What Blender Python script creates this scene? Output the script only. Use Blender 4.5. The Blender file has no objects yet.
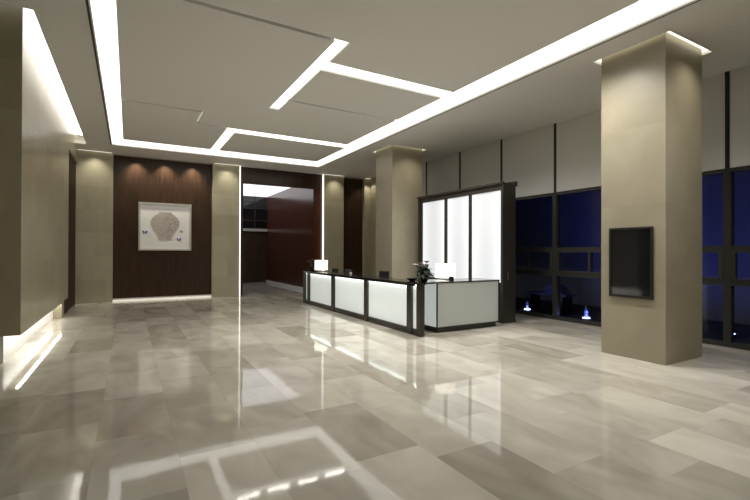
import bpy, bmesh, math, random
from mathutils import Vector, Matrix
random.seed(7)
C = bpy.context.scene.collection
SC = bpy.context.scene
R = math.radians
H = 4.86          # ceiling height

# ------------------------------------------------------------------ camera
cam_data = bpy.data.cameras.new('camera')
cam = bpy.data.objects.new('camera', cam_data); C.objects.link(cam)
yaw, pitch, roll = 0.52117, 0.0053, 0.0028
fwd = Vector((math.sin(yaw)*math.cos(pitch), math.cos(yaw)*math.cos(pitch), math.sin(pitch)))
rt = Vector((math.cos(yaw), -math.sin(yaw), 0)); up = rt.cross(fwd)
r2 = rt*math.cos(roll)+up*math.sin(roll); u2 = -rt*math.sin(roll)+up*math.cos(roll)
cam.matrix_world = Matrix(((r2.x, u2.x, -fwd.x, 0), (r2.y, u2.y, -fwd.y, 0), (r2.z, u2.z, -fwd.z, 1.65), (0, 0, 0, 1)))
cam_data.sensor_width = 36; cam_data.lens = 428.63/750*36
cam_data.clip_start = .05; cam_data.clip_end = 200
SC.camera = cam
# ------------------------------------------------------------------ world, exposure
w = bpy.data.worlds.new('night_sky'); SC.world = w; w.use_nodes = True
w.node_tree.nodes['Background'].inputs[0].default_value = (.010, .012, .05, 1)
w.node_tree.nodes['Background'].inputs[1].default_value = .35
SC.view_settings.view_transform = 'Standard'; SC.view_settings.look = 'None'
SC.view_settings.gamma = 1; SC.view_settings.use_curve_mapping = False
SC.view_settings.exposure = 0.2
# brightness of the lit fittings; CORR is glow painted on the corridor ceiling
SLOT = 1.5; COVE = 3.0; HOOD = 1.6; LED = 1.4; CORR = 1.1
SPOT = 320  # power of the fill spots added in the ceiling slots

# ------------------------------------------------------------------ materials
def lin(c):
    return tuple(((v/255)/12.92 if v/255 <= .04045 else ((v/255+.055)/1.055)**2.4) for v in c)
def mat(name, col, rough=.5, metal=0, spec=.5, emit=None, es=0, coat=0):
    m = bpy.data.materials.new(name); m.use_nodes = True
    b = m.node_tree.nodes['Principled BSDF']
    b.inputs['Base Color'].default_value = (*col, 1); b.inputs['Roughness'].default_value = rough
    b.inputs['Metallic'].default_value = metal; b.inputs['Specular IOR Level'].default_value = spec
    b.inputs['Coat Weight'].default_value = coat
    if emit: b.inputs['Emission Color'].default_value = (*emit, 1); b.inputs['Emission Strength'].default_value = es
    return m
def nd(m, t, **k):
    n = m.node_tree.nodes.new(t)
    for a, v in k.items(): setattr(n, a, v)
    return n
def mathn(m, op, a, b=None):
    n = nd(m, 'ShaderNodeMath', operation=op); L = m.node_tree.links
    for i, v in enumerate((a, b)):
        if v is None: continue
        if isinstance(v, (int, float)): n.inputs[i].default_value = v
        else: L.new(v, n.inputs[i])
    return n.outputs[0]
def tiled(name, ua, va, tu, tv, c1, c2, rough, stag=True, vein=.25, u0=0, v0=0, gap=.003, spec=.5, bump=0, vscale=(1, 1, 1), gapdark=.8):
    """stone slabs: u runs along the long side, rows stack along v; every slab has its own tone"""
    m = mat(name, c1, rough, spec=spec); L = m.node_tree.links; b = m.node_tree.nodes['Principled BSDF']
    g = nd(m, 'ShaderNodeNewGeometry'); s = nd(m, 'ShaderNodeSeparateXYZ'); L.new(g.outputs['Position'], s.inputs[0])
    v = mathn(m, 'DIVIDE', mathn(m, 'SUBTRACT', s.outputs[va], v0), tv); row = mathn(m, 'FLOOR', v)
    u = mathn(m, 'DIVIDE', mathn(m, 'SUBTRACT', s.outputs[ua], u0), tu)
    if stag:
        wn = nd(m, 'ShaderNodeTexWhiteNoise', noise_dimensions='1D'); L.new(row, wn.inputs['W'])
        u = mathn(m, 'ADD', u, wn.outputs[0])
    col = mathn(m, 'FLOOR', u)
    cb = nd(m, 'ShaderNodeCombineXYZ'); L.new(col, cb.inputs[0]); L.new(row, cb.inputs[1])
    wn = nd(m, 'ShaderNodeTexWhiteNoise', noise_dimensions='3D'); L.new(cb.outputs[0], wn.inputs['Vector'])
    # veins, shifted per slab
    sc = nd(m, 'ShaderNodeVectorMath', operation='MULTIPLY_ADD'); L.new(wn.outputs['Color'], sc.inputs[0])
    sc.inputs[1].default_value = (9, 9, 9)
    vs = nd(m, 'ShaderNodeVectorMath', operation='MULTIPLY'); L.new(g.outputs['Position'], vs.inputs[0]); vs.inputs[1].default_value = vscale
    L.new(vs.outputs[0], sc.inputs[2])
    no = nd(m, 'ShaderNodeTexNoise'); no.inputs['Scale'].default_value = 1.6; no.inputs['Detail'].default_value = 7
    no.inputs['Distortion'].default_value = .8; L.new(sc.outputs[0], no.inputs['Vector'])
    f = mathn(m, 'ADD', mathn(m, 'MULTIPLY', wn.outputs['Value'], 1-vein), mathn(m, 'MULTIPLY', mathn(m, 'SUBTRACT', mathn(m, 'MULTIPLY', no.outputs[0], 3), 1), vein))
    mx = nd(m, 'ShaderNodeMix', data_type='RGBA'); mx.inputs[6].default_value = (*c1, 1); mx.inputs[7].default_value = (*c2, 1)
    cl = nd(m, 'ShaderNodeClamp'); L.new(f, cl.inputs[0]); L.new(cl.outputs[0], mx.inputs[0])
    fu = mathn(m, 'MULTIPLY', mathn(m, 'PINGPONG', u, .5), tu); fv = mathn(m, 'MULTIPLY', mathn(m, 'PINGPONG', v, .5), tv)
    line = mathn(m, 'LESS_THAN', mathn(m, 'MINIMUM', fu, fv), gap)
    mg = nd(m, 'ShaderNodeMix', data_type='RGBA'); L.new(mathn(m, 'MULTIPLY', line, 1-gapdark), mg.inputs[0])
    L.new(mx.outputs[2], mg.inputs[6]); mg.inputs[7].default_value = (.03, .025, .02, 1)
    L.new(mg.outputs[2], b.inputs['Base Color'])
    if bump:
        n2 = nd(m, 'ShaderNodeTexNoise'); n2.inputs['Scale'].default_value = 2.2; L.new(g.outputs['Position'], n2.inputs['Vector'])
        # each slab lies a hair out of true, which breaks the reflections at the joints
        bp = nd(m, 'ShaderNodeBump'); bp.inputs['Strength'].default_value = .25; bp.inputs['Distance'].default_value = bump
        L.new(n2.outputs[0], bp.inputs['Height']); L.new(bp.outputs[0], b.inputs['Normal'])
    return m
def wood(name, c1, c2, rough, spec=.5, scale=(9, 9, .6), coat=0):
    m = mat(name, c1, rough, spec=spec, coat=coat); L = m.node_tree.links; b = m.node_tree.nodes['Principled BSDF']
    g = nd(m, 'ShaderNodeNewGeometry'); vs = nd(m, 'ShaderNodeVectorMath', operation='MULTIPLY')
    L.new(g.outputs['Position'], vs.inputs[0]); vs.inputs[1].default_value = scale
    no = nd(m, 'ShaderNodeTexNoise'); no.inputs['Scale'].default_value = 2.2; no.inputs['Detail'].default_value = 6; L.new(vs.outputs[0], no.inputs['Vector'])
    mx = nd(m, 'ShaderNodeMix', data_type='RGBA'); mx.inputs[6].default_value = (*c1, 1); mx.inputs[7].default_value = (*c2, 1)
    rp = nd(m, 'ShaderNodeMapRange'); rp.inputs[1].default_value = .3; rp.inputs[2].default_value = .7
    L.new(no.outputs[0], rp.inputs[0]); L.new(rp.outputs[0], mx.inputs[0]); L.new(mx.outputs[2], b.inputs['Base Color'])
    return m
def glow(name, col, s, beads=None):
    return mat(name, (.8, .8, .8), .5, emit=col, es=s)

M = {}
M['floor'] = tiled('cream marble floor slabs', 1, 0, 1.18, .6, (.30, .272, .215), (.64, .605, .52), .05, u0=.4, v0=-.24, vein=.42, spec=.48, bump=.004, vscale=(1.3, .7, 1), gapdark=.88)
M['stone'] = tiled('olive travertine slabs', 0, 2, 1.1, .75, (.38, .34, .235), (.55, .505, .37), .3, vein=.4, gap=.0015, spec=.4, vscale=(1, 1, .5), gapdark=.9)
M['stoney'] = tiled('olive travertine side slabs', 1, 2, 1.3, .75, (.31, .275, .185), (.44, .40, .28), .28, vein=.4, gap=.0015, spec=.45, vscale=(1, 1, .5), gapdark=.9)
M['pillar'] = tiled('beige limestone pillar slabs', 0, 2, 1.1, 1.2, (.30, .265, .185), (.375, .335, .24), .42, stag=False, vein=.5, gap=.0015, spec=.4, u0=6.83, gapdark=.9)
M['wood'] = wood('dark walnut veneer', (.028, .014, .007), (.062, .031, .015), .33, spec=.4)
M['dark_wood'] = wood('very dark walnut veneer', (.022, .010, .005), (.045, .02, .010), .6, spec=.15)
M['gloss_wood'] = wood('polished mahogany veneer', (.06, .022, .014), (.10, .036, .022), .18, spec=.6)
M['dark_stone'] = mat('black stone', (.012, .011, .010), .25)
M['ceil'] = mat('off white ceiling paint', (.80, .785, .75), .7, spec=.3)
M['soffit'] = mat('warm grey soffit paint', (.76, .745, .71), .6, spec=.3)
M['white'] = mat('white lacquer', (.72, .72, .70), .45)
M['slot'] = glow('cove lamp diffuser', (1, .98, .94), SLOT)
M['cove'] = glow('side cove lamp diffuser', (1, .96, .88), COVE)
M['hood'] = glow('pillar cove lamp', (1, .95, .78), HOOD)
M['pier_led'] = glow('pier light line', (1, .95, .80), .8)
M['led'] = glow('led strip', (1, .96, .88), LED)
M['tube'] = glow('fluorescent tube', (1, .97, .90), 28)
M['skirt_led'] = glow('skirting led', (1, .92, .78), .45)
M['plinth_led'] = glow('plinth led', (1, .97, .92), 22)
M['corr'] = glow('corridor ceiling painted glow', (.95, .95, 1), CORR)  # plain white ceiling lit by a cove; that light is put into the emission
M['metal'] = mat('dark bronze metal', (.06, .055, .045), .24, metal=.5)
M['frame'] = mat('dark window aluminium', (.04, .038, .032), .4, metal=.2)
M['black'] = mat('black trim', (.008, .008, .008), .4)
M['counter'] = mat('polished black granite', (.012, .012, .012), .12, spec=.6)
M['panel'] = mat('white glass with painted glow', (.74, .78, .76), .35, emit=(.92, 1, .98), es=.28)  # emission stands in for the LED wash on the white fronts
M['panelside'] = mat('white back painted glass', (.56, .60, .57), .3)
M['blind'] = mat('grey fabric wall panel', (.66, .65, .61), .8, spec=.2)
M['silver'] = mat('brushed silver frame', (.62, .60, .56), .35, metal=.5)
M['mount'] = mat('cream mount card', (.88, .87, .84), .8)
M['jar'] = mat('grey brown glaze drawing', (.52, .46, .42), .8)
M['jarline'] = mat('brown ink dots', (.22, .17, .15), .8)
M['blue'] = mat('blue butterfly ink', (.05, .08, .35), .7)
M['glassblack'] = mat('black screen glass', (.006, .006, .008), .06, spec=.6)
M['leaf'] = mat('dark green leaf', (.012, .022, .010), .35)
M['petal'] = mat('white petal', (.62, .60, .55), .6)
M['pinkpetal'] = mat('dull pink petal', (.10, .055, .04), .6)
M['vase'] = mat('dark smoked glass vase', (.02, .018, .014), .1, spec=.7)
M['shade'] = mat('white lamp shade', (.8, .78, .72), .6, emit=(1, .95, .82), es=1.3)
M['chrome'] = mat('chrome', (.6, .6, .6), .12, metal=1)
M['paper'] = mat('white card', (.75, .75, .72), .7)
M['ground'] = mat('dark terrace paving', (.03, .03, .035), .5)
M['bluewall'] = mat('terrace wall render', (.22, .22, .25), .8)
M['bluelens'] = glow('blue uplight lens', (.35, .45, 1), 30)
M['frost'] = mat('frosted glow streak post', (.16, .16, .2), .5)  # for the posts added as blue streaks over the uplights
M['cushion'] = mat('grey cushion', (.35, .35, .38), .9)
# glowing screen panels: edge-lit, brighter beside the tubes in their left and right edges
def edge_lit(name, width, s):
    m = mat(name, (.3, .3, .3), .4); L = m.node_tree.links; b = m.node_tree.nodes['Principled BSDF']
    g = nd(m, 'ShaderNodeTexCoord'); sp = nd(m, 'ShaderNodeSeparateXYZ'); L.new(g.outputs['Generated'], sp.inputs[0])
    d = mathn(m, 'ABSOLUTE', mathn(m, 'SUBTRACT', sp.outputs[1], .5))
    e = mathn(m, 'MULTIPLY', mathn(m, 'ADD', mathn(m, 'MULTIPLY', mathn(m, 'POWER', d, 2), 1.3), .72), s)
    b.inputs['Emission Color'].default_value = (.95, .985, 1, 1); L.new(e, b.inputs['Emission Strength'])
    return m
M['screen'] = edge_lit('edge lit screen panel', 1, .74)
gm = bpy.data.materials.new('window glass'); gm.use_nodes = True
nt = gm.node_tree; nt.nodes.remove(nt.nodes['Principled BSDF'])
_t = nt.nodes.new('ShaderNodeBsdfTransparent'); _t.inputs[0].default_value = (.8, .82, .85, 1)
_g = nt.nodes.new('ShaderNodeBsdfGlossy'); _g.inputs[1].default_value = .02
_f = nt.nodes.new('ShaderNodeFresnel'); _f.inputs[0].default_value = 1.35
_m = nt.nodes.new('ShaderNodeMixShader'); nt.links.new(_f.outputs[0], _m.inputs[0]); nt.links.new(_t.outputs[0], _m.inputs[1]); nt.links.new(_g.outputs[0], _m.inputs[2])
nt.links.new(_m.outputs[0], nt.nodes['Material Output'].inputs[0]); M['glass'] = gm

# ------------------------------------------------------------------ mesh helpers
def BM(): return bmesh.new()
def box(bm, x0, x1, y0, y1, z0, z1, bev=0):
    vs = [bm.verts.new(p) for p in ((x0, y0, z0), (x1, y0, z0), (x1, y1, z0), (x0, y1, z0), (x0, y0, z1), (x1, y0, z1), (x1, y1, z1), (x0, y1, z1))]
    fs = [bm.faces.new([vs[i] for i in f]) for f in ((3, 2, 1, 0), (4, 5, 6, 7), (0, 1, 5, 4), (1, 2, 6, 5), (2, 3, 7, 6), (3, 0, 4, 7))]
    if bev:
        es = list({e for f in fs for e in f.edges})
        bmesh.ops.bevel(bm, geom=es, offset=bev, segments=2, affect='EDGES', profile=.6)
    return bm
def prism(bm, pts, z0, z1):
    a = [bm.verts.new((x, y, z0)) for x, y in pts]; b = [bm.verts.new((x, y, z1)) for x, y in pts]
    bm.faces.new(a[::-1]); bm.faces.new(b)
    n = len(pts)
    for i in range(n): bm.faces.new((a[i], a[(i+1) % n], b[(i+1) % n], b[i]))
    return bm
def lathe(bm, prof, cx, cy, z=0, n=24):
    rings = []
    for r, h in prof:
        rings.append([bm.verts.new((cx+r*math.cos(2*math.pi*k/n), cy+r*math.sin(2*math.pi*k/n), z+h)) for k in range(n)])
    for a, b in zip(rings, rings[1:]):
        for k in range(n): bm.faces.new((a[k], a[(k+1) % n], b[(k+1) % n], b[k]))
    bm.faces.new(rings[0][::-1]); bm.faces.new(rings[-1])
    return bm
def tube(bm, pts, r, n=8):
    pts = [Vector(p) for p in pts]; rings = []
    for i, p in enumerate(pts):
        d = (pts[min(i+1, len(pts)-1)]-pts[max(i-1, 0)]).normalized()
        a = d.cross(Vector((0, 0, 1)) if abs(d.z) < .9 else Vector((1, 0, 0))).normalized(); b = d.cross(a)
        rr = r[i] if isinstance(r, (list, tuple)) else r
        rings.append([bm.verts.new(p+a*rr*math.cos(2*math.pi*k/n)+b*rr*math.sin(2*math.pi*k/n)) for k in range(n)])
    for a, b in zip(rings, rings[1:]):
        for k in range(n): bm.faces.new((a[k], a[(k+1) % n], b[(k+1) % n], b[k]))
    bm.faces.new(rings[0][::-1]); bm.faces.new(rings[-1])
    return bm
def wloc(o):
    v = Vector((0, 0, 0))
    while o: v += o.location; o = o.parent
    return v
def obj(name, bm, m, parent=None, smooth=False):
    """one mesh object; vertices are given in world coordinates"""
    bmesh.ops.recalc_face_normals(bm, faces=bm.faces)
    if parent: off = wloc(parent)
    else:
        xs = [v.co for v in bm.verts]
        lo = Vector((min(v.x for v in xs), min(v.y for v in xs), min(v.z for v in xs))); hi = Vector((max(v.x for v in xs), max(v.y for v in xs), 0))
        off = Vector(((lo.x+hi.x)/2, (lo.y+hi.y)/2, lo.z))
    for v in bm.verts: v.co -= off
    me = bpy.data.meshes.new(name); bm.to_mesh(me); bm.free(); me.materials.append(m)
    if smooth:
        for p in me.polygons: p.use_smooth = True
    o = bpy.data.objects.new(name, me); C.objects.link(o)
    if parent: o.parent = parent
    else: o.location = off
    return o
def tag(o, label, cat, group=None):
    o['label'] = label; o['category'] = cat
    if group: o['group'] = group
    return o
def thing(name, label, cat, loc, group=None):
    o = bpy.data.objects.new(name, None); C.objects.link(o); o.location = loc; o.empty_display_size = .2
    return tag(o, label, cat, group)
def struct(name, bm, m, parent=None):
    o = obj(name, bm, m, parent)
    if not parent: o['kind'] = 'structure'
    return o
def cells(bm, rect, holes, z0, z1):
    """slab with rectangular holes"""
    xs = sorted({rect[0], rect[1], *[h[i] for h in holes for i in (0, 1)]}); ys = sorted({rect[2], rect[3], *[h[i] for h in holes for i in (2, 3)]})
    xs = [x for x in xs if rect[0] <= x <= rect[1]]; ys = [y for y in ys if rect[2] <= y <= rect[3]]
    inside = lambda i, j: 0 <= i < len(xs)-1 and 0 <= j < len(ys)-1 and not any(h[0] < (xs[i]+xs[i+1])/2 < h[1] and h[2] < (ys[j]+ys[j+1])/2 < h[3] for h in holes)
    vd = {}
    def V(i, j, z):
        k = (i, j, z)
        if k not in vd: vd[k] = bm.verts.new((xs[i], ys[j], z))
        return vd[k]
    for i in range(len(xs)-1):
        for j in range(len(ys)-1):
            if not inside(i, j): continue
            bm.faces.new((V(i, j, z0), V(i, j+1, z0), V(i+1, j+1, z0), V(i+1, j, z0)))
            bm.faces.new((V(i, j, z1), V(i+1, j, z1), V(i+1, j+1, z1), V(i, j+1, z1)))
            for di, dj, a, b in ((-1, 0, (i, j), (i, j+1)), (1, 0, (i+1, j+1), (i+1, j)), (0, -1, (i+1, j), (i, j)), (0, 1, (i, j+1), (i+1, j+1))):
                if not inside(i+di, j+dj):
                    bm.faces.new((V(*a, z0), V(*b, z0), V(*b, z1), V(*a, z1)))
    return bm

# ================================================================== THE SETTING
YN, YB, XL, XW = -3.2, 16.38, -4.2, 9.185
struct('floor', box(BM(), XL-.2, XW+.12, YN-.2, 23.6, -.12, 0), M['floor'])
# soffit with openings for the slots, the side cove and the pillars
RX0, RX1, RY0, RY1 = -.45, 6.21, 1.2, 15.1
holes = [(RX0, RX1, RY0, RY1), (XL, -1.12, 7.2, 8.2), (XL, -1.12, 8.2, 15.4), (6.76, 8.05, 3.24, 4.42), (6.77, 8.05, 10.80, 11.98)]
ceiling = struct('ceiling', cells(BM(), (XL, XW+.1, YN, 16.6), holes, H, H+.10), M['soffit'])
struct('slab', cells(BM(), (XL-.2, XW+.1, YN-.2, 16.8), [], H+.62, H+.72), M['ceil'], ceiling)
b = BM(); 
for x0, x1, y0, y1 in ((RX0-.04, RX0, RY0-.04, RY1+.04), (RX1, RX1+.04, RY0-.04, RY1+.04), (RX0, RX1, RY1, RY1+.04), (RX0, RX1, RY0-.04, RY0)): box(b, x0, x1, y0, y1, H+.10, H+.62)
struct('upstand', b, M['ceil'], ceiling)
b = BM(); box(b, RX0-.05, RX0-.02, RY0, RY1, H-.004, H+.01); struct('shadow_gap', b, M['black'], ceiling)
b = BM(); box(b, RX1+.05, RX1+.068, RY0, RY1, H-.004, H+.01); struct('shadow_gap', b, M['black'], ceiling)
# floating ceiling panels inside the lit frame
X0, X1 = -.16, 5.62
PAN = [
    [(2.46, 11.9), (5.76, 11.9), (5.76, 14.2), (2.46, 14.2)],
    [(X0, 10.54), (1.44, 10.54), (1.44, 11.57), (2.20, 11.57), (2.20, 14.2), (X0, 14.2)],
    [(X0, 5.96), (2.70, 5.96), (2.70, 9.47), (2.92, 9.47), (2.92, 8.82), (X1, 8.82), (X1, 11.5), (1.50, 11.5), (1.50, 10.45), (X0, 10.45)],
    [(2.92, 7.03), (X1, 7.03), (X1, 8.73), (2.92, 8.73)],
    [(X0, 1.6), (X1, 1.6), (X1, 6.66), (2.92, 6.66), (2.92, 5.88), (X0, 5.88)]]
for k, p in enumerate(PAN):
    struct('ceiling_panel', prism(BM(), p, H, H+.07), M['ceil'], ceiling)
# ---- walls
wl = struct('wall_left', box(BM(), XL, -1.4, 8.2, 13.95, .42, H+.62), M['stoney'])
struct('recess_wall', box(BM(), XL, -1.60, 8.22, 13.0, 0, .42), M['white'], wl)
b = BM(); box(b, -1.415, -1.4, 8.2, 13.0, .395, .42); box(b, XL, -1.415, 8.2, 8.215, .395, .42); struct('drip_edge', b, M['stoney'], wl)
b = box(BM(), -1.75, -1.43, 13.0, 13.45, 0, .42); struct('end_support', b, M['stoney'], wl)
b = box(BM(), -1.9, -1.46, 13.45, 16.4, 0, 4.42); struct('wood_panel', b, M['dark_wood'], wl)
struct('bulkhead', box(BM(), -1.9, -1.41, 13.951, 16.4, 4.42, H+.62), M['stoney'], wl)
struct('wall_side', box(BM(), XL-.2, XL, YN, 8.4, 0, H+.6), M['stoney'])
struct('wall_behind', box(BM(), XL, XW, YN-.2, YN, 0, H+.6), M['stone'])

wb = struct('wall_back', cells(BM(), (0, 1, 0, 1), [], 0, .01), M['wood'])
bpy.data.objects.remove(wb)
b = BM(); box(b, -1.9, 3.66, 16.62, 16.8, 0, H+.5); box(b, 6.9, XW+.1, 16.62, 16.8, 0, H+.5)
wb = struct('wall_back', b, M['ceil'])
piers = [(-1.46, -.46), (2.62, 3.57), (6.97, 7.87), (8.87, 9.185)]
for x0, x1 in piers:
    struct('stone_pier', box(BM(), x0, x1, YB, 16.62, 0, H+.3), M['stone'], wb)
struct('wood_panel', box(BM(), -.46, 2.62, 16.57, 16.62, .1, H-.03), M['wood'], wb)
struct('wood_panel', box(BM(), 7.87, 8.87, 16.57, 16.62, .1, H-.03), M['wood'], wb)
struct('wood_header', box(BM(), 3.62, 6.92, 16.5, 16.72, 4.26, H), M['wood'], wb)
b = struct('baseboard_back', box(BM(), -.46, 2.62, 16.55, 16.57, 0, .05), M['skirt_led'])
for x in (3.575, 6.925):
    pass
struct('jamb', box(BM(), 6.55, 6.92, 16.5, 16.8, 0, 4.26), M['gloss_wood'], wb)
struct('jamb', box(BM(), 3.62, 3.72, 16.45, 16.8, 0, 4.26), M['black'], wb)
# ---- corridor beyond the opening
wc = struct('wall_corridor', box(BM(), 6.55, 6.9, 16.8, 23.4, 0, 4.7), M['gloss_wood'])
struct('wall_corridor_left', box(BM(), 3.3, 3.62, 16.8, 23.4, 0, 4.7), M['wood'])
struct('baseboard_corridor', box(BM(), 6.53, 6.55, 16.8, 23.4, 0, .12), M['white'])
wf = struct('wall_far', box(BM(), 3.3, 6.9, 23.4, 23.6, 0, 4.7), M['wood'])
b = BM(); box(b, 3.62, 6.55, 23.36, 23.4, 2.95, 4.66)
struct('dark_glazing', b, M['glassblack'], wf)
b = BM()
for x in (4.6, 5.25, 5.9): box(b, x-.02, x+.02, 23.32, 23.36, 2.9, 4.66)
for z in (3.35, 4.0, 4.35): box(b, 3.62, 6.55, 23.32, 23.36, z-.02, z+.02)
struct('glazing_bars', b, M['frame'], wf)
struct('ledge', box(BM(), 3.62, 6.55, 23.2, 23.4, 2.76, 2.9), M['silver'], wf)
struct('ceiling_corridor', box(BM(), 3.3, 6.9, 16.8, 23.6, 4.66, 4.76), M['corr'])
# ---- window wall, one bay per window
MY = [12.28, 10.51, 8.75, 6.985, 5.22, 3.46, 1.70, -.06, -1.82]
WT = 3.13
b = BM(); box(b, XW+.02, XW+.14, YN, 16.62, WT, H+.5); 
wr = struct('wall_right', b, M['black'])
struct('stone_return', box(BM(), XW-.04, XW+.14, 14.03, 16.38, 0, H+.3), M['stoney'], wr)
ys = [14.03]+MY+[YN]
for a, c in zip(ys, ys[1:]):
    struct('fabric_panel', box(BM(), XW-.03, XW+.02, c+.035, a-.035, WT+.02, H), M['blind'], wr)
for y in MY: struct('joint_strip', box(BM(), XW-.045, XW-.03, y-.03, y+.03, WT, H), M['black'], wr)
wys = [14.0]+MY+[YN]
n = 0
for a, c in zip(wys, wys[1:]):
    n += 1
    b = BM(); t = .055
    box(b, XW-.06, XW+.08, a-t, a, 0, WT); box(b, XW-.06, XW+.08, c, c+t, 0, WT)
    box(b, XW-.06, XW+.08, c+t, a-t, WT-.06, WT); box(b, XW-.06, XW+.08, c+t, a-t, 0, .09)
    fr = struct('window_%d' % n, b, M['frame'])
    b = BM(); box(b, XW-.05, XW+.07, c+t, a-t, 1.70, 1.78); box(b, XW-.05, XW+.07, c+t, a-t, 1.08, 1.17)
    struct('transom', b, M['frame'], fr)
    # opening light between the transoms with its own inner frame
    b = BM(); m0, m1 = c+t, a-t; s = .07
    ym = c+.88 if n % 2 == 0 else m0
    y0, y1 = (c+.93, a-t) if False else (m0, m1)
    box(b, XW-.07, XW+.02, y0, y0+s, 1.17, 1.70); box(b, XW-.07, XW+.02, y1-s, y1, 1.17, 1.70)
    box(b, XW-.07, XW+.02, y0+s, y1-s, 1.17, 1.21); box(b, XW-.07, XW+.02, y0+s, y1-s, 1.66, 1.70)
    struct('sash', b, M['frame'], fr)
    b = BM(); box(b, XW-.04, XW+.05, c+.83, c+.88, 1.17, 1.70) ; struct('mullion', b, M['frame'], fr)
    struct('pane', box(BM(), XW+.03, XW+.04, c+t, a-t, .09, WT-.06), M['glass'], fr)

# ================================================================== LIGHT FITTINGS
def light(name, rects, m, label, z, cat='ceiling light', t=.02):
    b = BM()
    for x0, x1, y0, y1 in rects: box(b, x0, x1, y0, y1, z, z+t)
    return tag(obj(name, b, m), label, cat)
Z = H+.035
light('cove_light', [(RX0+.002, X0-.002, RY0+.4, RY1-.01)], M['slot'], 'long white light slot along the left side of the recessed ceiling', Z)
light('cove_light', [(X1+.0, RX1-.002, RY0+.4, 11.5), (5.762, RX1-.002, 11.5, 14.2), (X1+.15, RX1-.002, 14.2, 14.2001)][:2], M['slot'], 'wide white light slot along the right side of the recessed ceiling', Z)
light('cove_light', [(X0, RX1-.002, 14.203, RY1-.003)], M['slot'], 'white light slot across the far end of the recessed ceiling', Z)
light('cove_light', [(X0, X1, RY0+.003, 1.597)], M['slot'], 'white light slot across the near end of the recessed ceiling', Z)
light('cove_light', [(2.202, 2.458, 11.9, 14.198)], M['slot'], 'short white light slot turning back towards the far end of the ceiling', Z)
light('cove_light', [(2.922, X1-.01, 6.663, 7.027)], M['slot'], 'white cross slot running from the long slot to the right ceiling edge', Z)
light('cove_light', [(2.703, 2.918, 5.885, 9.465)], M['slot'], 'free-ended white light slot in the middle of the ceiling', Z)
# the open slot with visible tubes lying on the far panel's edge
t = thing('cove_light', 'white light slot with a row of bare tubes before the far ceiling panel', 'ceiling light', (3.9, 11.7, H))
b = BM(); box(b, 2.202, 5.758, 11.503, 11.897, H+.26, H+.28); obj('diffuser', b, M['slot'], t)
b = BM(); box(b, 2.202, 5.758, 11.86, 11.897, H+.012, H+.10); obj('fascia_painted_glow', b, M['slot'], t)  # lit look of the far panel's edge, put into emission
for k in range(4):
    x = 2.55+k*.86
    obj('tube', tube(BM(), [(x, 11.87, H+.16), (x+.6, 11.87, H+.16)], .016), M['tube'], t)
light('side_cove_light', [(-1.398, -1.02, 8.22, 16.3)], M['cove'], 'white light slot between the left stone wall and the ceiling', H+.45)
light('side_cove_light', [(XL, -1.42, 7.9, 7.98)], M['slot'], 'short white light strip above the end of the left stone wall', H+.5)
def ring(x0, x1, y0, y1, a0, a1, b0, b1, label):
    light('pillar_cove_light', [(x0, a0, y0, y1), (a1, x1, y0, y1), (a0, a1, y0, b0), (a0, a1, b1, y1)], M['hood'], label, H+.05, 'ceiling light')
ring(6.762, 8.048, 3.242, 4.418, 6.828, 7.932, 3.328, 4.322, 'glowing slot around the head of the near pillar with the screen')
ring(6.772, 8.048, 10.802, 11.978, 6.828, 7.932, 10.868, 11.862, 'glowing slot around the head of the far pillar behind the counter')
# vertical strips at the opening, strip under the left wall
tag(obj('light_strip', box(BM(), 3.584, 3.608, 16.37, 16.46, .0, H), M['led']), 'thin vertical light line on the left side of the corridor opening', 'light strip')
tag(obj('light_strip', box(BM(), 6.934, 6.958, 16.37, 16.46, .0, H), M['led']), 'thin vertical light line on the right side of the corridor opening', 'light strip')
tag(obj('light_strip', box(BM(), -1.46, -1.42, 8.25, 12.95, .40, .419), M['plinth_led']), 'bright light line hidden under the raised left stone wall', 'light strip')
def downlight(x, y, label, power, size=100, aim=(0, 0), z=H, blend=.5):
    t = thing('downlight', label, 'ceiling light', (x, y, z))
    b = BM(); lathe(b, [(.030, -.004), (.045, -.006), (.052, 0), (.052, .004), (.030, .004)], x, y, z, 20); obj('trim', b, M['soffit'], t)
    l = bpy.data.lights.new('spot', 'SPOT'); l.energy = power; l.color = (1, .93, .80); l.spot_size = R(size); l.spot_blend = blend; l.shadow_soft_size = .04
    o = bpy.data.objects.new('spot', l); C.objects.link(o); o.parent = t; o.location = (0, 0, -.02)
    d = Vector((aim[0], aim[1], -1)); o.rotation_euler = d.to_track_quat('-Z', 'Y').to_euler()
    return t
SP = [(5.93, 2.0, 'right slot nearest the camera'),
      (5.93, 4.2, 'right slot before the pillar'), (5.93, 7.0, 'right slot over the end desk'), (5.93, 8.8, 'right slot over the counter'), (4.2, 6.84, 'cross slot in the middle of the ceiling'), (2.81, 8.6, 'free-ended slot in the middle of the ceiling')]
for x, y, wh in SP:  # fill spots added in the slots to brighten the whole room
    t = thing('added_fill_spot', 'small round white fill spotlight added in the ' + wh, 'ceiling light', (x, y, H+.02))
    b = BM(); lathe(b, [(.035, -.004), (.05, -.006), (.055, 0), (.055, .012)], x, y, H+.02, 20); obj('lens', b, M['slot'], t)
    l = bpy.data.lights.new('spot', 'SPOT'); l.energy = SPOT; l.color = (1, .975, .94); l.spot_size = R(150); l.spot_blend = 1; l.shadow_soft_size = .05
    o = bpy.data.objects.new('spot', l); C.objects.link(o); o.parent = t; o.location = (0, 0, -.02)
g = 'downlights over the wood panel'
downlight(.20, 16.28, 'small downlight over the left part of the walnut panel', 120, 95, (0, .2), H, 1)
downlight(1.08, 16.28, 'small downlight over the middle of the walnut panel', 120, 95, (0, .2), H, 1)
downlight(1.96, 16.28, 'small downlight over the right part of the walnut panel', 120, 95, (0, .2), H, 1)
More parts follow.
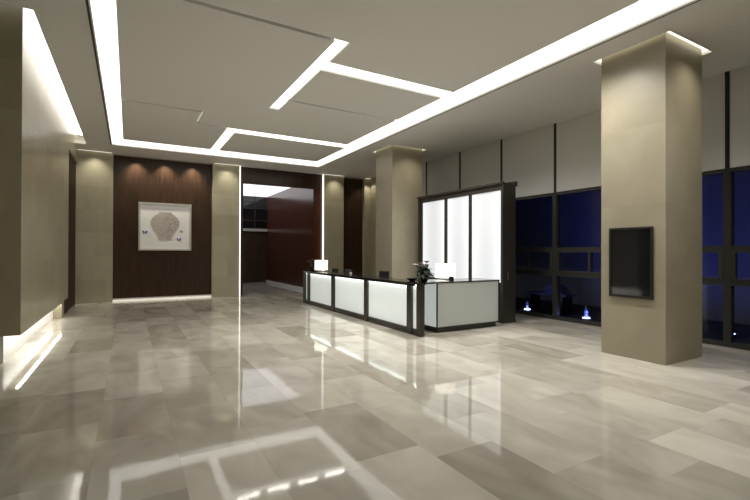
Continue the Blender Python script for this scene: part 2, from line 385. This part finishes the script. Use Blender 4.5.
downlight(7.42, 2.75, 'small downlight in front of the near pillar', 45, 110, (0, .25), H, 1)
downlight(7.42, 10.20, 'small downlight beside the far pillar', 45, 110, (0, .25), H, 1)
downlight(-.95, 16.02, 'small added downlight over the stone pier left of the walnut panel', 30, 110, (0, .2), H, 1)  # added to brighten the far end
downlight(3.1, 16.02, 'small added downlight over the stone pier between panel and corridor', 30, 110, (0, .2), H, 1)  # added fill for the far wall
downlight(7.42, 16.02, 'small added downlight over the stone pier right of the corridor', 28, 110, (0, .2), H, 1)  # added fill, like the other pier downlights
downlight(8.9, 16.0, 'small downlight over the corner pier by the windows', 25, 90, (0, .2))

for (x0, x1), wh in zip(piers, ('left of the walnut panel', 'between walnut panel and corridor', 'right of the corridor opening', 'in the corner by the windows')):
    tag(obj('pier_light', box(BM(), x0+.03, x1-.03, 16.30, 16.36, H-.004, H+.006), M['pier_led']), 'thin light line over the stone pier ' + wh, 'ceiling light')
# ================================================================== PILLARS
b = BM(); box(b, 6.83, 7.93, 3.33, 4.32, 0, H+.55, .004)
tag(obj('stone_pillar', b, M['pillar']), 'near square beige stone pillar carrying the dark wall screen', 'pillar')
b = BM(); box(b, 6.83, 7.93, 10.87, 11.86, 0, H+.55, .004)
tag(obj('stone_pillar', b, M['pillar']), 'far square beige stone pillar behind the reception counter', 'pillar')
t = thing('wall_screen', 'tall dark display screen in a black frame on the near stone pillar', 'screen', (6.82, 3.835, .95))
y0, y1, z0, z1 = 3.50, 4.17, .95, 2.05
b = BM(); s = .035
box(b, 6.80, 6.83, y0, y0+s, z0, z1); box(b, 6.80, 6.83, y1-s, y1, z0, z1); box(b, 6.80, 6.83, y0+s, y1-s, z0, z0+s); box(b, 6.80, 6.83, y0+s, y1-s, z1-s, z1)
obj('frame', b, M['black'], t)
obj('display', box(BM(), 6.812, 6.83, y0+s, y1-s, z0+s, z1-s), M['glassblack'], t)

# ================================================================== RECEPTION COUNTER
t = thing('reception_counter', 'long reception counter with painted-glow white front panels and black granite top', 'counter', (5.3, 10.0, 0))
XF = 4.92; ZT = 1.045
b = BM(); box(b, XF+.02, 5.02, 6.88, 13.2, 0, .10); obj('plinth', b, M['metal'], t)
b = BM(); box(b, XF-.02, 5.42, 6.96, 13.28, ZT-.035, ZT, .004); box(b, XF-.02, XF-.005, 6.96, 13.28, .98, ZT-.03); box(b, XF-.02, 5.05, 6.79, 6.96, ZT-.035, ZT); obj('countertop', b, M['counter'], t)
b = BM(); box(b, XF+.07, 5.03, 6.90, 13.22, .10, ZT-.035); obj('front_wall', b, M['panelside'], t)
posts = [(13.10, 13.27), (12.74, 12.90), (10.86, 11.04), (8.95, 9.11), (7.11, 7.27), (6.80, 6.93)]
for a, c in posts:
    x1 = 5.03 if a < 6.9 or a > 13 else 5.0
    obj('post', box(BM(), XF, x1, a, c, 0, ZT-.035, .003), M['metal'], t)
bays = [(12.90, 13.10), (11.04, 12.74), (9.11, 10.86), (7.27, 8.95), (6.93, 7.11)]
for a, c in bays:
    p = obj('front_panel', box(BM(), XF+.05, XF+.07, a, c, .13, .985), M['panel'], t)
    obj('bottom_rail', box(BM(), XF+.01, XF+.07, a, c, .085, .13), M['metal'], t)
    obj('light_bar', box(BM(), XF+.005, XF+.035, a+.01, c-.01, .998, 1.008), M['led_bar'] if 'led_bar' in M else M.setdefault('led_bar', glow('counter led bar', (.93, 1, .98), 11.0)), p)
t = thing('work_desk', 'low black staff desk hidden behind the long counter', 'desk', (5.6, 10.4, 0))
obj('worktop', box(BM(), 5.45, 6.15, 7.78, 13.1, .72, .76), M['counter'], t)
for y in (7.80, 9.5, 11.3, 13.04): obj('support', box(BM(), 5.5, 6.1, y, y+.04, 0, .72), M['metal'], t)
# end block
t = thing('reception_desk', 'white glass end desk with dark edges at the near end of the counter', 'desk', (6.3, 7.3, 0))
b = BM(); box(b, 5.50, 7.14, 7.0, 7.66, 0, .12); obj('plinth', b, M['metal'], t)
b = BM(); box(b, 5.46, 7.19, 6.96, 7.70, .12, 1.02); obj('body', b, M['panelside'], t)
b = BM(); box(b, 5.44, 7.21, 6.94, 7.72, 1.02, 1.045, .003); obj('top', b, M['counter'], t)
for x0, x1, y0, y1 in ((5.445, 5.47, 6.945, 6.97), (7.18, 7.205, 6.945, 6.97), (5.445, 5.47, 7.66, 7.715)): obj('edge_trim', box(BM(), x0, x1, y0, y1, .12, 1.02), M['black'], t)
obj('front_panel', box(BM(), 5.45, 5.46, 6.97, 7.66, .12, 1.02), M['panel'], t)
b = BM(); box(b, 5.445, 7.205, 6.945, 7.715, .10, .12); obj('bottom_rail', b, M['metal'], t)

# ================================================================== BACKLIT SCREEN behind the desk
t = thing('backlit_screen', 'tall three-panel glowing white screen in dark bronze frame behind the desk', 'screen', (7.75, 8.85, 0))
SX = 7.55; y0, y1 = 7.17, 10.55; z0, z1 = 0, 3.29
b = BM()
box(b, SX, SX+.42, y0, y0+.05, 0, z1); box(b, SX, SX+.42, y1-.08, y1, 0, z1)
box(b, SX, SX+.42, y0+.05, y1-.08, z1-.05, z1); box(b, SX+.02, SX+.42, y0+.05, y1-.08, 0, .10)
box(b, SX-.03, SX+.03, y0-.02, y1+.02, z1-.03, z1+.02); box(b, SX+.34, SX+.45, y0-.03, y1, z1-.06, z1+.05)
obj('frame', b, M['metal'], t)
obj('back_board', box(BM(), SX+.2, SX+.24, y0+.05, y1-.08, .10, z1-.05), M['black'], t)
obj('lower_board', box(BM(), SX+.03, SX+.2, y0+.05, y1-.08, .10, .88), M['metal'], t)
for a, c in ((7.27, 8.27), (8.37, 9.24), (9.35, 10.38)):
    obj('glass_panel', box(BM(), SX+.06, SX+.08, a, c, .94, z1-.17), M['screen'], t)
b = BM()
for a, c in ((y0+.05, 7.27), (8.27, 8.37), (9.24, 9.35), (10.38, y1-.08)): box(b, SX+.03, SX+.2, a, c, .90, z1-.15)
box(b, SX+.03, SX+.2, y0+.05, y1-.08, z1-.17, z1-.05); box(b, SX+.03, SX+.2, y0+.05, y1-.08, .88, .94)
obj('mullion', b, M['metal'], t)
b = BM(); tube(b, [(SX+.12, y0-.04, 1.02), (SX+.12, y0-.04, 1.18)], .012)
box(b, SX+.11, SX+.13, y0-.04, y0, 1.03, 1.05); box(b, SX+.11, SX+.13, y0-.04, y0, 1.15, 1.17); obj('pull_handle', b, M['chrome'], t)

# ================================================================== THINGS ON THE COUNTER
def lamp(x, y, w, h, label, z=ZT):
    t = thing('table_lamp', label, 'lamp', (x, y, z))
    obj('base', box(BM(), x-.07, x+.07, y-.07, y+.07, z, z+.02, .003), M['chrome'], t)
    obj('stem', tube(BM(), [(x, y, z+.02), (x, y, z+.09)], .012), M['chrome'], t)
    b = BM(); lathe(b, [(w*.5, .05), (w*.5, .05+h), (w*.49, .05+h), (w*.49, .06), ], x, y, z, 32); 
    obj('lamp_shade', b, M['shade'], t, False)
    return t
def flowers(x, y, s, label, white, tray=False, z=ZT):
    t = thing('flower_arrangement', label, 'flowers', (x, y, z))
    b = BM(); lathe(b, [(.05*s, 0), (.075*s, .03*s), (.085*s, .1*s), (.06*s, .17*s), (.055*s, .2*s), (.065*s, .22*s)], x, y, z, 20); obj('vase', b, M['vase'], t, True)
    b = BM()
    for k in range(60):
        a = random.uniform(0, 2*math.pi); l = random.uniform(.12, .25)*s; e = random.uniform(-.35, 1.3); wd = random.uniform(.03, .05)*s
        p0 = Vector((x, y, z+.2*s)); d = Vector((math.cos(a)*math.cos(e), math.sin(a)*math.cos(e), math.sin(e)))
        sd = Vector((-math.sin(a), math.cos(a), 0)); prev = None
        for j in range(6):
            f = j/5; c = p0+d*l*f-Vector((0, 0, .09*s*f*f)); ww = wd*math.sin(math.pi*min(f*.9+.08, 1))
            q = (bm_v(b, c-sd*ww), bm_v(b, c+Vector((0, 0, -.004))), bm_v(b, c+sd*ww))
            if prev: b.faces.new((prev[0], prev[1], q[1], q[0])); b.faces.new((prev[1], prev[2], q[2], q[1]))
            prev = q
    lf = obj('leaves', b, M['leaf'], t, True); md = lf.modifiers.new('thick', 'SOLIDIFY'); md.thickness = .003
    for k in range(5 if white else 6):
        a = random.uniform(0, 2*math.pi); rr = random.uniform(.06, .17)*s; hh = random.uniform(.26, .40)*s
        cx, cy, cz = x+rr*math.cos(a), y+rr*math.sin(a), z+hh
        if k == 0: cx, cy, cz = x-.17*s, y+.03*s, z+.30*s
        obj('flower_stem', tube(BM(), [(x, y, z+.18*s), ((x+cx)/2, (y+cy)/2, z+hh*.8), (cx, cy, cz)], .004*s, 6), M['leaf'], t)
        b = BM()
        for p in range(6):
            an = 2*math.pi*p/6; pv = [bm_v(b, (cx, cy, cz))]
            for ff, wv in ((.4, .016), (.8, .022), (1, .008)):
                rr2 = .055*s*ff
                for sg in (-1, 1):
                    pv.append(bm_v(b, (cx+rr2*math.cos(an)-sg*wv*s*math.sin(an), cy+rr2*math.sin(an)+sg*wv*s*math.cos(an), cz+.035*s*ff)))
            b.faces.new((pv[0], pv[1], pv[2])); b.faces.new((pv[1], pv[3], pv[4], pv[2])); b.faces.new((pv[3], pv[5], pv[6], pv[4]))
        f = obj('blossom', b, M['petal'] if (k == 0 and white) else M['pinkpetal'], t, True); md = f.modifiers.new('thick', 'SOLIDIFY'); md.thickness = .004
    return t
def bm_v(b, p): return b.verts.new(p)
lamp(5.20, 12.42, .40, .30, 'small table lamp with white shade at the far end of the counter')
lamp(6.05, 7.42, .44, .30, 'table lamp with white shade on the end desk by the glowing screen')
flowers(5.15, 12.98, .95, 'small vase of pale flowers left of the far counter lamp', False)
flowers(5.28, 7.16, 1.1, 'dark leafy flower arrangement at the near end of the counter', True)
tag(obj('bowl', lathe(BM(), [(.05, 0), (.06, .008), (.13, .045), (.14, .06), (.125, .055), (.04, .015)], 5.22, 7.50, ZT, 24), M['vase'], smooth=True), 'low black bowl left of the dark leafy flower arrangement', 'bowl')
def monitor(x, y, w, h, label, z=.76):
    t = thing('computer_monitor', label, 'monitor', (x, y, z))
    obj('foot', box(BM(), x-.09, x+.09, y-.12, y+.12, z, z+.015, .003), M['black'], t)
    obj('stand', box(BM(), x-.015, x+.015, y-.03, y+.03, z+.015, z+.16), M['black'], t)
    b = BM(); box(b, x-.02, x+.02, y-w/2, y+w/2, z+.12, z+.12+h, .006); m = obj('housing', b, M['black'], t)
    obj('screen', box(BM(), x+.02, x+.023, y-w/2+.012, y+w/2-.012, z+.135, z+.105+h), M['glassblack'], t)
    return t
monitor(5.80, 9.62, .46, .28, 'dark low monitor rising behind the counter nearest the leafy flowers')
monitor(5.80, 11.72, .46, .25, 'dark low monitor behind the middle of the counter')
monitor(5.80, 12.70, .40, .24, 'dark low monitor behind the counter beside the far lamp')
t = thing('card_stand', 'small white card stand on the counter top between the monitors', 'card stand', (5.2, 10.35, ZT))
obj('card', box(BM(), 5.19, 5.20, 10.30, 10.42, ZT+.01, ZT+.07), M['paper'], t); obj('foot', box(BM(), 5.17, 5.23, 10.28, 10.44, ZT, ZT+.01), M['chrome'], t)
tag(obj('leaflet', box(BM(), 5.55, 5.85, 7.03, 7.24, ZT, ZT+.008), M['paper']), 'flat white leaflets on the near corner of the end desk', 'paper')
t = thing('pen_box', 'small dark pen box in front of the end desk lamp', 'pen holder', (5.98, 7.14, ZT))
obj('body', box(BM(), 5.94, 6.02, 7.10, 7.18, ZT, ZT+.09, .003), M['black'], t)
obj('pen', tube(BM(), [(5.97, 7.14, ZT+.05), (5.96, 7.13, ZT+.14)], .005, 6), M['chrome'], t)

# ================================================================== PICTURE
t = thing('framed_picture', 'square silver framed picture of a pale round jar on the walnut wall', 'picture', (1.1, 16.56, 1.69))
x0, x1, z0, z1 = .275, 1.925, 1.69, 3.33; Y = 16.50
b = BM(); s = .055
box(b, x0, x1, Y, 16.57, z0, z0+s); box(b, x0, x1, Y, 16.57, z1-s, z1); box(b, x0, x0+s, Y, 16.57, z0+s, z1-s); box(b, x1-s, x1, Y, 16.57, z0+s, z1-s)
obj('frame', b, M['silver'], t)
cv = obj('mount', box(BM(), x0+s, x1-s, Y+.03, Y+.05, z0+s, z1-s), M['mount'], t)
cx, cz = 1.09, 2.52
def fl(b, pts, y, th=.006):
    a = [b.verts.new((px, y, pz)) for px, pz in pts]; c = [b.verts.new((px, y-th, pz)) for px, pz in pts]
    b.faces.new(a); b.faces.new(c[::-1])
    for i in range(len(pts)): b.faces.new((a[i], a[(i+1) % len(pts)], c[(i+1) % len(pts)], c[i]))
half = [(0.20, .50), (.215, .44), (.29, .40), (.40, .30), (.455, .17), (.45, .05), (.38, -.10), (.27, -.26), (.21, -.38), (.19, -.46)]
b = BM(); fl(b, [(cx+a, cz+c) for a, c in half]+[(cx-a, cz+c) for a, c in half[::-1]], Y+.03)
nf = len(b.faces)
rr = random.Random(3)
def inside(u, v):
    for (a, c), (a2, c2) in zip(half, half[1:]):
        if c2 <= v <= c: return abs(u) < a+(a2-a)*(c-v)/(c-c2+1e-6)-.03
    return False
for k in range(420):
    u, v = rr.uniform(-.45, .45), rr.uniform(-.46, .5)
    if not inside(u, v): continue
    if rr.random() > .30+.7*max(0, u+.15)/.5: continue
    q = rr.uniform(.008, .017)
    fl(b, [(cx+u+q*math.cos(n*math.pi/3), cz+v+q*math.sin(n*math.pi/3)) for n in range(6)], Y+.024, .002)
b.faces.ensure_lookup_table()
for f in b.faces[nf:]: f.material_index = 1
obj('jar_drawing', b, M['jar'], t).data.materials.append(M['jarline'])
for bx_, bz_, sc in ((.47, 2.30, 1), (1.52, 2.07, .9), (1.60, 2.36, .6)):
    b = BM()
    for sg in (-1, 1):
        fl(b, [(bx_, bz_), (bx_+sg*.05*sc, bz_+.065*sc), (bx_+sg*.085*sc, bz_+.05*sc), (bx_+sg*.06*sc, bz_+.0)], Y+.03)
        fl(b, [(bx_, bz_-.005), (bx_+sg*.055*sc, bz_-.01*sc), (bx_+sg*.05*sc, bz_-.06*sc)], Y+.03)
    obj('butterfly', b, M['blue'], t)

# ================================================================== OUTSIDE
struct('ground_terrace', box(BM(), XW+.12, 22, -6, 24, -.14, -.02), M['ground'])
tag(obj('garden_wall', box(BM(), 12.6, 12.8, -6, 24, -.02, 4.2), M['bluewall']), 'dark garden wall outside the windows tinted by blue light', 'wall')
def uplight(x, y, label, p, h):
    t = thing('garden_uplight', label, 'outdoor light', (x, y, -.02))
    obj('housing', lathe(BM(), [(.11, 0), (.12, .03), (.12, .06), (.09, .07)], x, y, -.02, 20), M['black'], t, True)
    obj('lens', lathe(BM(), [(.085, .07), (.08, .078)], x, y, -.02, 20), M['bluelens'], t)
    obj('post', lathe(BM(), [(.035, 0), (.035, h), (.02, h+.01)], x, y, .055, 16), M['frost'], t, True)  # added post, shaped to show the vertical streak of blue glow
    l = bpy.data.lights.new('spot', 'SPOT'); l.energy = p; l.color = (.12, .16, 1); l.spot_size = R(120); l.spot_blend = .8; l.shadow_soft_size = .06
    o = bpy.data.objects.new('spot', l); C.objects.link(o); o.parent = t; o.location = (0, 0, .10); o.rotation_euler = Vector((.8, -.1, 1)).to_track_quat('-Z', 'Y').to_euler()
uplight(9.75, 8.35, 'blue uplight outside the window left of the near mullion', 30, .34)
uplight(9.75, 6.55, 'blue uplight outside the window close to the near pillar', 420, .32)
uplight(10.4, 3.9, 'blue uplight outside the window right of the near pillar', 110, .3)
t = thing('garden_bench', 'low outdoor bench with a curved grey cushion beyond the glass', 'bench', (11.2, 8.6, -.02))
obj('seat', box(BM(), 10.95, 11.45, 8.0, 9.4, .36, .42, .01), M['cushion'], t)
for y in (8.1, 9.25): obj('leg', box(BM(), 11.0, 11.4, y, y+.05, -.02, .36), M['frame'], t)
b = BM(); pr = [(8.1+.65*k/10, .42+.24*math.sin(k/10*math.pi*.8)) for k in range(11)]
for k in range(10):
    (ya, za), (yb, zb) = pr[k], pr[k+1]
    vs = [b.verts.new(p) for p in ((10.98, ya, .42), (11.42, ya, .42), (11.42, yb, .42), (10.98, yb, .42), (10.98, ya, za+.04), (11.42, ya, za+.04), (11.42, yb, zb+.04), (10.98, yb, zb+.04))]
    for f in ((3, 2, 1, 0), (4, 5, 6, 7), (0, 1, 5, 4), (1, 2, 6, 5), (2, 3, 7, 6), (3, 0, 4, 7)): b.faces.new([vs[i] for i in f])
bmesh.ops.remove_doubles(b, verts=b.verts, dist=1e-4)
obj('cushion', b, M['cushion'], t)
